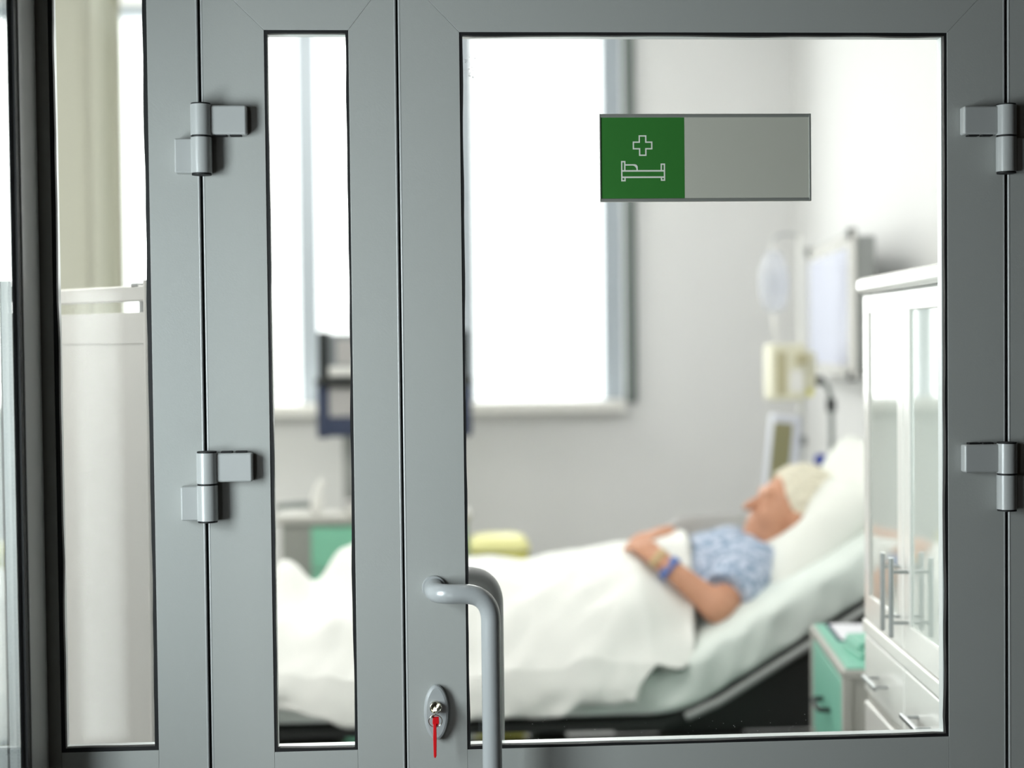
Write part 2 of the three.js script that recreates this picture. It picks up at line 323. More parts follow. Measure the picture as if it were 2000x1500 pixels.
// fixed side light left of the doors
{
  const w = structure(thing('window_1', '', ''), 'fixed narrow side light in a grey frame left of the doors', 'window');
  put('frame_post', prism(rect(-0.56, -0.5285, 0, 2.3), -T, 0), M.paint, w);
  put('bottom_rail', prism(rect(-0.5284, -0.3871, 0.9, 1.0035), -T, 0), M.paint, w);
  put('top_rail', prism(rect(-0.5284, -0.3871, 2.22, 2.3), -T, 0), M.paint, w);
  put('lower_panel', prism(rect(-0.5284, -0.3871, 0, 0.8999), -T + 0.004, -0.006), M.paint, w);
  glazing(w, -0.5285, -0.387, 1.0035, 2.22, 0.006);
}
// glazed return towards the viewer
{
  const w = structure(thing('window_2', '', ''), 'double-glazed panel turning towards the viewer at the far left', 'window');
  const face = -0.546;
  put('frame_post', bx(-0.6, face, 0, 2.3, 0.0005, 0.1, 0.003, 3), M.paint, w);
  put('frame_post', bx(-0.6, face, 0, 2.3, 0.95, 1.03, 0.003, 3), M.paint, w);
  put('bottom_rail', bx(-0.6, face, 0, 0.3, 0.1, 0.95, 0.003), M.paint, w);
  put('top_rail', bx(-0.6, face, 2.22, 2.3, 0.1, 0.95, 0.003), M.paint, w);
  put('gasket', joined([sharp(-0.5755, face - 0.002, 0.3, 2.22, 0.1001, 0.116), sharp(-0.5755, face - 0.002, 0.3, 2.22, 0.934, 0.9499)]), M.rubber, w);
  put('glass_pane', sharp(-0.5555, -0.5525, 0.3, 2.22, 0.101, 0.949), M.glass, w);
  put('glass_pane', sharp(-0.573, -0.5702, 0.3, 2.22, 0.101, 0.949), M.glass, w);
  put('spacer_bar', sharp(-0.57, -0.5557, 0.3, 2.22, 0.116, 0.124), M.spacer, w);
  const hole = new THREE.CircleGeometry(0.0007, 8), n = 340, holes = new THREE.InstancedMesh(hole, M.jamb, n * 2), m = new THREE.Matrix4();
  for (let i = 0; i < n; i++) for (const k of [0, 1]) { m.makeTranslation(k ? -0.5585 : -0.567, 0.32 + i * 0.0055, 0.1243); holes.setMatrixAt(i * 2 + k, m); }
  holes.name = 'spacer_perforations'; holes.userData.kind = 'stuff'; w.add(holes);
}

// ------------------------------------------------------------------ ward sign on the pane
{
  const X = (u) => 0.276 + (u - 100) * 0.0001828, Y = (v) => 1.936 - (v - 185) * 0.0001816, z0 = -0.0122, z1 = -0.004;
  const s = thing('ward_sign', 'flat sign on the door pane, green square with bed pictogram and blank grey field', 'sign');
  put('backing', sharp(X(103), X(1842), Y(872), Y(188), z0, z1 - 0.0012), M.signFrame, s);
  put('green_field', sharp(X(106), X(796), Y(868), Y(200), z1 - 0.0012, z1 - 0.0004), M.green, s);
  put('grey_field', sharp(X(797), X(1830), Y(868), Y(200), z1 - 0.0012, z1 - 0.0004), M.signGrey, s);
  for (const [a, b] of [[172, 203], [864, 892]]) put('edge_strip', bx(X(100), X(1846), Y(b), Y(a), z0, z1 + 0.0006, 0.0014, 3), M.signFrame, s);
  for (const [a, b] of [[98, 109], [1828, 1846]]) put('end_cap', bx(X(a), X(b), Y(892), Y(172), z0, z1 + 0.0008, 0.0006), M.signFrame, s);
  const zl = z1 - 0.0004, t = 11, L = [];
  const line = (u0, v0, u1, v1) => L.push(sharp(Math.min(X(u0), X(u1)) - t / 2 * 0.00018, Math.max(X(u0), X(u1)) + t / 2 * 0.00018, Math.min(Y(v0), Y(v1)) - t / 2 * 0.00018, Math.max(Y(v0), Y(v1)) + t / 2 * 0.00018, zl, zl + 0.0002 + L.length * 0.000012));
  const path = (...p) => { for (let i = 0; i < p.length - 1; i++) line(...p[i], ...p[i + 1]); };
  path([425, 353], [478, 353], [478, 404], [527, 404], [527, 458], [478, 458], [478, 511], [427, 511], [427, 458], [376, 458], [376, 404], [425, 404], [425, 353]);
  put('cross_outline', joined(L.splice(0)), M.signLine, s);
  path([279, 563], [304, 563], [304, 640]); path([279, 563], [279, 719], [305, 719], [305, 692]);
  path([279, 640], [630, 638]); path([279, 692], [630, 690]);
  path([604, 638], [604, 585], [630, 585], [630, 716], [605, 716], [605, 690]);
  path([304, 590], [375, 590]); path([405, 620], [405, 640]);
  for (let i = 0; i < 8; i++) { const a = i / 8 * Math.PI / 2, b = (i + 1) / 8 * Math.PI / 2; path([375 + 30 * Math.sin(a), 620 - 30 * Math.cos(a)], [375 + 30 * Math.sin(b), 620 - 30 * Math.cos(b)]); }
  put('bed_pictogram', joined(L), M.signLine, s);
}
// key in the lock with a red fob
{
  const k = thing('key', 'metal key in the door lock, with split ring and red plastic fob', 'key', [0.0218, 1.0615, 0.022]);
  put('key_blade', sharp(-0.001, 0.001, -0.0035, 0.0035, -0.006, 0.006), M.chrome, k);
  const bow = prism(ellipse(0, 0, 0.0035, 0.0112, 28), -0.001, 0.001, 0.0004).rotateY(Math.PI / 2 - 0.35).rotateZ(-0.72).translate(0.001, -0.0035, 0.0125);
  put('key_bow', bow, M.chrome, k);
  put('split_ring', new THREE.TorusGeometry(0.0098, 0.0007, 8, 48).rotateX(0.25).translate(-0.001, -0.0165, 0.013), M.chrome, k);
  const fob = put('fob', prism([[-0.0042, -0.0115], [0.0048, -0.0115], [0.0052, -0.021], [0.003, -0.0255], [-0.003, -0.0255], [-0.0046, -0.021]], -0.0012, 0.0012, 0.0006).translate(-0.0008, 0.001, 0.0115), M.red, k);
  put('fob_tongue', prism([[-0.0022, 0.002], [0.0024, 0.002], [0.0026, -0.02], [0.002, -0.0455], [0.0006, -0.048], [-0.0012, -0.048], [-0.0022, -0.0455], [-0.0028, -0.02]], -0.0018, 0.0018, 0.0007).rotateX(-0.04).translate(-0.002, -0.0225, 0.0125), M.red, fob);
}

// ------------------------------------------------------------------ things inside the ward
// white privacy screen close behind the side light, standing at an angle
{
  const s = thing('privacy_screen', 'white metal screen with top rail close behind the side light', 'screen', [-0.437, 0, -0.275], 0);
  s.rotation.y = -Math.PI / 4 + Math.PI;                              // local +x runs to the far left
  put('post', rod([0, 0.02, 0], [0, 1.708, 0], 0.0095, 20), M.white, s);
  put('post', rod([0.55, 0.02, 0], [0.55, 1.708, 0], 0.0095, 20), M.white, s);
  put('top_rail', bx(0, 0.55, 1.674, 1.7, -0.007, 0.007, 0.003), M.white, s);
  put('apron', bx(0.005, 0.545, 1.604, 1.656, -0.004, 0.004, 0.001), M.white, s);
  put('panel', bx(0.008, 0.542, 0.25, 1.6041, -0.003, 0.003, 0.001), M.white, s);
  put('clip', bx(0.026, 0.036, 1.642, 1.68, 0.004, 0.012, 0.003), M.steel, s);
  put('clip_head', bx(0.022, 0.04, 1.699, 1.704, -0.008, 0.009, 0.001), M.steel, s);
  for (const x of [0, 0.55]) put('base', bx(x - 0.02, x + 0.02, 0, 0.03, -0.16, 0.16, 0.008), M.white, s);
}
// beige curtain
{
  const rings = [], n = 130;
  const prof = (x) => -2.72 + 0.008 * Math.sin(x * 21) + 0.004 * Math.sin(x * 47 + 1) + (x > -1.04 ? 0.05 * Math.sin((x + 1.04) / 0.11 * Math.PI * 2) : 0);
  for (const y of [0.06, 0.6, 1.2, 1.8, 2.4, 3.1]) { const r = []; for (let i = 0; i <= n; i++) { const x = lerp(-2.3, -0.935, i / n); r.push(V(x, y, prof(x) + 0.004)); } for (let i = n; i >= 0; i--) { const x = lerp(-2.3, -0.935, i / n); r.push(V(x, y, prof(x) - 0.004)); } rings.push(r); }
  const c = thing('curtain', 'beige floor-length curtain seen through the side light', 'curtain');
  put('cloth', loft(rings), M.curtain, c);
  put('rail', rod([-2.38, 3.12, -2.72], [-0.85, 3.12, -2.72], 0.012), M.white, c);
  for (const x of [-2.2, -0.95]) put('bracket', rod([x, 3.11, -2.72], [x, TOP, -2.72], 0.008), M.white, c);
}
// ceiling lamps of the ward
for (const [x, z, where] of [[-1.3, -0.5, 'nearest the side light'], [-0.1, -0.5, 'above the narrow door leaf'], [-0.95, -3.25, 'nearest the ward window']]) {
  const l = thing('ceiling_light', `square white ceiling panel lamp ${where}`, 'lamp', [x, TOP - 0.04, z], 0, 'ceiling panel lamps of the ward');
  put('frame', joined([bx(-0.31, 0.31, 0, 0.04, -0.31, -0.295), bx(-0.31, 0.31, 0, 0.04, 0.295, 0.31), bx(-0.31, -0.295, 0, 0.04, -0.295, 0.295), bx(0.295, 0.31, 0, 0.04, -0.295, 0.295)]), M.lampFrame, l);
  put('diffuser', sharp(-0.295, 0.295, 0.008, 0.02, -0.295, 0.295), M.diffuser, l);
  const r = new THREE.RectAreaLight(0xfffdfb, 16, 0.58, 0.58); r.name = 'panel_lamp'; r.position.set(x, TOP - 0.036, z); r.rotation.x = -Math.PI / 2; scene.add(r);
}

// glazed white cabinet on the right
{
  const c = thing('glazed_cabinet', 'tall white cabinet with frosted glass doors and drawers below', 'cabinet', [0.884, 0, -0.72], -(90 + 4.5) * Math.PI / 180);
  const W = 0.62, mid = 0.331;
  put('body', joined([sharp(0, W, 0.06, 1.69, -0.33, -0.02)]), M.white, c);
  put('plinth', sharp(0.01, W - 0.01, 0, 0.06, -0.32, -0.04), M.cabinetGrey, c);
  put('top_board', bx(-0.012, W + 0.005, 1.688, 1.72, -0.335, 0.012, 0.012, 4), M.whiteGloss, c);
  for (const [a, b, hx] of [[0.002, mid - 0.0015, 0.3], [mid + 0.0015, W - 0.002, 0.366]]) {
    const d = part('door', c);
    const y0 = 1.045, y1 = 1.684, gx0 = a + 0.045, gx1 = b - 0.045, gy0 = 1.095, gy1 = 1.648;
    put('door_frame', prism(rect(a, b, y0, y1), -0.0195, 0, 0.003, [rect(gx0, gx1, gy0, gy1)]), M.whiteGloss, d);
    put('glass', sharp(gx0 - 0.002, gx1 + 0.002, gy0 - 0.002, gy1 + 0.002, -0.014, -0.0045), M.milk, d);
    put('bar_handle', joined([rod([hx, 1.075, 0.03], [hx, 1.215, 0.03], 0.0048, 16), rod([hx, 1.1, -0.001], [hx, 1.1, 0.03], 0.0035, 12), rod([hx, 1.19, -0.001], [hx, 1.19, 0.03], 0.0035, 12)]), M.steel, d);
  }
  put('ledge', bx(0.001, W - 0.001, 1.016, 1.0435, -0.02, 0.004, 0.004, 3), M.whiteGloss, c);
  for (const [a, b] of [[0.002, mid - 0.0015], [mid + 0.0015, W - 0.002]]) for (const [y0, y1] of [[0.9, 1.011], [0.768, 0.879], [0.636, 0.747], [0.504, 0.615]]) {
    const d = part('drawer', c), m = (a + b) / 2, y = (y0 + y1) / 2 - 0.005;
    put('drawer_front', bx(a, b, y0, y1, -0.0195, 0, 0.004, 3), M.whiteGloss, d);
    put('drawer_handle', joined([bx(m - 0.055, m + 0.055, y - 0.005, y + 0.005, 0.022, 0.03, 0.003, 3), rod([m - 0.04, y, -0.001], [m - 0.04, y, 0.024], 0.0035, 12), rod([m + 0.04, y, -0.001], [m + 0.04, y, 0.024], 0.0035, 12)]), M.steel, d);
    put('drawer_groove', bx(a, b, y0 - 0.017, y0 - 0.004, -0.0195, -0.006, 0.002), M.cabinetGrey, d);
  }
  put('lower_door', bx(0.002, mid - 0.0015, 0.07, 0.48, -0.0195, 0, 0.004), M.whiteGloss, c);
  put('lower_door', bx(mid + 0.0015, W - 0.002, 0.07, 0.48, -0.0195, 0, 0.004), M.whiteGloss, c);
}
// bedside cabinet with teal top
{
  const b = thing('bedside_cabinet', 'small grey bedside cabinet with teal top and teal drawer face', 'cabinet', [0.951, 0, -1.39], -(90 + 7.1) * Math.PI / 180);
  const W = 0.524;                                                     // local x: far to near, local z: towards the bed foot
  put('body', sharp(0.006, W - 0.006, 0.08, 0.885, -0.32, -0.012), M.cabinetGrey, b);
  put('top_edge', prism([[0, -0.33], [W, -0.33], [W, 0.004], [0, 0.004]].map(([x, z]) => [x, -z]), 0, 0.02, 0.004).rotateX(-Math.PI / 2).translate(0, 0.885, 0), M.cabinetGrey, b);
  put('top_board', sharp(0.01, W - 0.01, 0.9049, 0.9085, -0.32, -0.006), M.teal, b);
  const d = part('drawer', b);
  put('drawer_front', bx(0.03, W - 0.03, 0.66, 0.872, -0.0125, 0.0, 0.003), M.teal, d);
  put('drawer_handle', pipe([[0.2, 0.77, 0], [0.2, 0.77, 0.025], [0.31, 0.77, 0.025], [0.31, 0.77, 0]], 0.006, 0.012, 40, 10), M.black, d);
  put('lower_door', bx(0.03, W - 0.03, 0.1, 0.645, -0.0125, 0.0, 0.003), M.teal, b);
  put('corner_post', bx(0.0, 0.028, 0.04, 0.886, -0.016, 0.003, 0.003), M.cabinetGrey, b);
  put('corner_post', bx(W - 0.028, W, 0.04, 0.886, -0.016, 0.003, 0.003), M.cabinetGrey, b);
  for (const x of [0.05, W - 0.05]) for (const z of [-0.28, -0.05]) put('castor', joined([new THREE.CylinderGeometry(0.03, 0.03, 0.02, 20).rotateX(Math.PI / 2).translate(x, 0.03, z), rod([x, 0.03, z], [x, 0.085, z], 0.008)]), M.black, b);
  const at = (o, x, y, z, turn = 0) => { const v = V(x, y, z).applyAxisAngle(V(0, 1, 0), b.rotation.y).add(b.position); o.position.copy(v); o.rotation.y = b.rotation.y + turn; };
  const p = thing('paper_sheet', 'white paper lying on the teal bedside top', 'paper'); at(p, 0.13, 0.9086, -0.12);
  put('clipboard', bx(-0.1, 0.1, 0, 0.004, -0.09, 0.09, 0.0015), M.navy, p);
  put('sheet', bx(-0.09, 0.11, 0.0042, 0.0062, -0.13, 0.082, 0.0008), M.paper, p);
  for (const [x, y, w, k] of [[0.35, 0.9086, 0.07, 'lower'], [0.34, 0.9246, 0.06, 'upper']]) {
    const q = thing('folded_cloth', `${k} of two folded green cloths on the teal bedside top`, 'cloth', [0, 0, 0], 0, 'green cloths on the bedside cabinet'); at(q, x, y, -0.13, 0.1);
    put('fold', bx(-w, w, 0, 0.008, -0.09, 0.09, 0.0038, 3), M.teal, q); put('fold', bx(-w + 0.004, w - 0.002, 0.008, 0.016, -0.088, 0.086, 0.0038, 3), M.teal, q);
  }
}

// ------------------------------------------------------------------ the bed
const ZC = -2.02, HALF = 0.45, ANG = 31 * Math.PI / 180, HX = 0.665, FLAT = 0.77, THICK = 0.135;
const along = (s) => {                                                // centre line of the mattress's top: s is measured from the knee of the bed
  const r = 0.22, a = clamp(s / r, 0, ANG);
  if (s <= 0) return { x: HX + s - 0.09, y: FLAT, a: 0 };
  const bx0 = HX - 0.09 + r * Math.sin(a), by0 = FLAT + r * (1 - Math.cos(a)), rest = Math.max(0, s - r * ANG);
  return { x: bx0 + rest * Math.cos(ANG), y: by0 + rest * Math.sin(ANG), a };
};
const topOf = (x) => { const e = along(0.22 * ANG); if (x <= HX - 0.09) return FLAT; if (x < e.x) { const q = (x - HX + 0.09) / 0.22; return FLAT + 0.22 * (1 - Math.cos(Math.asin(clamp(q, 0, 0.999)))); } return e.y + (x - e.x) * Math.tan(ANG); };
const bed = thing('hospital_bed', 'hospital bed with raised backrest and pale green fitted sheet', 'bed');
{
  const rings = [];
  for (let i = 0; i <= 90; i++) {
    const s = lerp(-1.42, 0.74, i / 90), c = along(s), r = [], m = 56, end = smooth(0, 0.04, (i / 90) * (1 - i / 90) * 1.2);
    for (let j = 0; j < m; j++) {
      const t = j / m * 2 * Math.PI, q = (v, p) => Math.sign(v) * Math.abs(v) ** p;
      let w = HALF * q(Math.cos(t), 0.22), n = THICK / 2 * q(Math.sin(t), 0.35) * lerp(0.8, 1, end);
      const wr = 0.012 * noise(s * 7 + n * 9, w * 3, 4) + 0.006 * noise(s * 16 - n * 22, w * 8, 7);
      w += Math.sign(w) * wr * 1.2; n += wr * 0.25;
      n -= THICK / 2;
      r.push(V(c.x - Math.sin(c.a) * n, c.y + Math.cos(c.a) * n, ZC + w));
    }
    rings.push(r);
  }
  put('mattress', loft(rings), M.sheet, bed);
  // carrying frame
  const low = (s, d) => { const c = along(s); return [c.x + Math.sin(c.a) * d, c.y - Math.cos(c.a) * d]; };
  const plate = []; for (let i = 0; i <= 24; i++) plate.push(low(lerp(-1.42, 0.74, i / 24), THICK + 0.004));
  for (let i = 24; i >= 0; i--) plate.push(low(lerp(-1.42, 0.74, i / 24), THICK + 0.03));
  put('platform', prism(plate, ZC - 0.43, ZC + 0.43, 0.003), M.charcoal, bed);
  for (const s of [1, -1]) put('backrest_rail', pipe(Array.from({ length: 13 }, (_, i) => { const [x, y] = low(lerp(0.06, 0.74, i / 12), THICK + 0.006); return [x, y, ZC + s * 0.45]; }), 0.011, 0, 40, 12), M.bedGrey, bed);
  const [hx, hy] = low(0.72, THICK + 0.03);
  put('backrest_support', prism([[0.5, 0.585], [1.24, 0.585], [1.24, hy - 0.06], [hx - 0.1, hy - 0.095], [0.78, 0.655], [0.62, 0.6]], ZC - 0.36, ZC + 0.38, 0.004), M.charcoal, bed);
  for (const z of [0.38, -0.43]) put('side_beam', bx(-0.86, 1.28, 0.5, 0.585, ZC + z, ZC + z + 0.05, 0.01), M.charcoal, bed);
  for (const x of [-0.6, 0.3, 1.16]) put('cross_beam', bx(x, x + 0.08, 0.5, 0.58, ZC - 0.38, ZC + 0.38, 0.01), M.charcoal, bed);
  for (const x of [-0.42, 0.7]) put('lifting_column', bx(x, x + 0.2, 0.16, 0.52, ZC - 0.2, ZC + 0.2, 0.02), M.charcoal, bed);
  put('undercarriage', bx(-0.75, 1.2, 0.12, 0.19, ZC - 0.3, ZC + 0.3, 0.02), M.charcoal, bed);
  for (const x of [-0.68, 1.13]) for (const z of [-0.34, 0.34]) put('castor', joined([new THREE.CylinderGeometry(0.065, 0.065, 0.03, 24).rotateX(Math.PI / 2).translate(x, 0.065, ZC + z), rod([x, 0.07, ZC + z], [x, 0.17, ZC + z * 0.85], 0.015)]), M.black, bed);
  // head board and far side rail
  const hb = put('headboard', prism([[-0.42, 0.55], [0.42, 0.55], [0.44, 0.62], [0.44, 1.02], [0.38, 1.1], [0.25, 1.13], [-0.25, 1.13], [-0.38, 1.1], [-0.44, 1.02], [-0.44, 0.62]], -0.018, 0.018, 0.012).rotateY(Math.PI / 2).translate(1.31, 0, ZC), M.headboard, bed);
  for (const [y, z] of [[1.05, 0.39], [1.02, 0.41]]) put('headboard_knob', new THREE.SphereGeometry(0.014, 16, 12).translate(1.287, y, ZC + z), M.whiteGloss, hb);
  for (const z of [-0.3, 0.24]) put('headboard_bracket', bx(1.25, 1.33, 0.53, 0.6, ZC + z, ZC + z + 0.06, 0.008), M.charcoal, hb);
  put('footboard', prism([[-0.44, 0.5], [0.44, 0.5], [0.44, 0.95], [0.36, 1.02], [-0.36, 1.02], [-0.44, 0.95]], -0.018, 0.018, 0.012).rotateY(Math.PI / 2).translate(-0.9, 0, ZC), M.headboard, bed);
  const sr = put('side_rail', prism([[0.74, 0.86], [0.8, 0.78], [1.06, 0.86], [1.12, 0.95], [1.1, 1.03], [1.04, 1.052], [0.82, 1.042], [0.755, 1.0]], ZC - 0.505, ZC - 0.478, 0.01), M.equipLight, bed);
  put('side_rail_arm', joined([rod([0.9, 0.56, ZC - 0.44], [0.9, 0.9, ZC - 0.49], 0.014)]), M.bedGrey, sr);
}
// pillows
function pillow(label, cx, cy, cz, tilt, L, Wd, H, dent) {
  const n = 40, m = 40, top = [], bot = [];
  const P = (u, v, side) => {
    const e = (1 - Math.abs(u) ** 4.5) * (1 - Math.abs(v) ** 4.5), h = H / 2 * Math.max(0, e) ** 0.55, k = 1 - 0.06 * (1 - Math.abs(u * v));
    let y = side * h * (1 + 0.06 * noise(u * 2, v * 2, side + tilt)) - (side > 0 ? dent * Math.exp(-(((u - 0.05) / 0.4) ** 2) - (((v + 0.0) / 0.36) ** 2)) : 0);
    return V(u * L / 2 * k, y, v * Wd / 2 * k);
  };
  const rings = [];
  for (let i = 0; i <= n; i++) { const u = -Math.cos(i / n * Math.PI), r = []; for (let j = 0; j <= m; j++) r.push(P(u, -Math.cos(j / m * Math.PI), 1)); for (let j = m - 1; j > 0; j--) r.push(P(u, -Math.cos(j / m * Math.PI), -1)); rings.push(r); }
  const g = loft(rings, false); g.rotateZ(tilt); g.translate(cx, cy, cz);
  const o = put('pillow', mergeVertices(g), M.pillow); o.geometry.computeVertexNormals(); o.userData = { label, category: 'pillow', group: 'pillows at the bed head' }; return o;
}
pillow('plump white pillow under the patient head', 1.098, 1.045, ZC + 0.0, 46 * Math.PI / 180, 0.42, 0.68, 0.19, 0.06);
pillow('second white pillow standing behind, its corner beside the white cabinet', 1.205, 1.135, ZC + 0.02, 60 * Math.PI / 180, 0.4, 0.6, 0.12, 0);

// duvet
const C = [[-0.88, 0.83], [-0.55, 0.86], [-0.44, 0.9], [-0.375, 0.965], [-0.3, 0.935], [-0.215, 0.99], [-0.1, 0.985], [0.0, 0.965], [0.1, 0.985], [0.2, 0.992], [0.3, 0.978], [0.4, 1.0], [0.5, 1.016], [0.6, 1.03], [0.7, 1.045], [0.85, 1.09]];
const crest = (x) => { let i = 0; while (i < C.length - 2 && C[i + 1][0] < x) i++; const t = smooth(C[i][0], C[i + 1][0], x); return lerp(C[i][1], C[i + 1][1], t); };
function duvetTop(x, w) {
  const base = Math.max(FLAT, topOf(x)) + 0.03, a = Math.abs(w) / 0.5;
  let h = base + Math.max(0, crest(x) - base) * Math.max(0, 1 - a * a) ** 0.75;
  if (x < -0.05) {                                                    // two feet push the cover up
    const f = (fx, fw, r, up) => up * Math.exp(-(Math.abs((x - fx) / r) ** 2.8) - (((w - fw) / 0.13) ** 2));
    h = base + (h - base) * 0.72 + f(-0.365, 0.05, 0.068, 0.09) + f(-0.2, -0.05, 0.08, 0.08) + f(-0.1, 0, 0.1, 0.05);
  }
  const fold = 0.021 * noise(x * 3.4 + w * 3.2, w * 2.2 - x * 1.6, 2) + 0.009 * noise(x * 8 + w * 9, w * 4 - x * 3, 5);
  h -= 0.09 * smooth(0.57, 0.71, x) * smooth(0.06, 0.2, w);
  return h + fold * smooth(0.05, 0.3, Math.abs(w)) * (w > 0 ? 1.25 : 0.8) + 0.004 * noise(x * 14, w * 10, 9);
}
{
  const nx = 130, nw = 90, hemR = (w) => (w < 0 ? 0.755 : lerp(0.755, 0.71, smooth(0, 0.3, w))) - 0.17 * smooth(0.27, 0.62, w);
  const at = (i, j) => {
    const t = j / nw * 2 - 1, side = Math.sign(t), a = Math.abs(t), lim = 0.78;
    let w, y; const x = lerp(-0.875, hemR(side * (a < lim ? a / lim * 0.47 : 0.47 + (a - lim) / (1 - lim) * 0.15)), i / nx);
    const edge = 0.478;
    if (a < lim) { w = side * edge * Math.sin(a / lim * Math.PI / 2) ** 0.85; y = duvetTop(x, w); const r = smooth(0.27, edge, Math.abs(w)); y -= 0.05 * r * r; }
    else {
      const k = (a - lim) / (1 - lim), drop = 0.1 + 0.02 * noise(x * 4, side, 3) + (side > 0 ? 0.035 * smooth(0.2, -0.3, x) * 0 : 0);
      w = side * (edge + 0.024 * Math.sin(k * Math.PI / 2) + (0.012 * noise(x * 9, k, 8) + 0.01 * noise(x * 3.1, k * 0.8, 12)) * k); y = duvetTop(x, side * edge) - 0.05 - drop * k;
    }
    return V(x, y, ZC + w);
  };
  const top = []; for (let i = 0; i <= nx; i++) { const r = []; for (let j = 0; j <= nw; j++) r.push(at(i, j)); top.push(r); }
  const nrm = (i, j) => { const u = top[Math.min(nx, i + 1)][j].clone().sub(top[Math.max(0, i - 1)][j]), v = top[i][Math.min(nw, j + 1)].clone().sub(top[i][Math.max(0, j - 1)]); return v.cross(u).normalize(); };
  const rings = top.map((r, i) => [...r, ...r.map((p, j) => p.clone().addScaledVector(nrm(i, j), -0.012)).reverse()]);
  const g = loft(rings, true);
  const d = put('duvet', g, M.linen); d.userData = { label: 'thick white duvet covering the patient from chest to feet', category: 'duvet' };
}

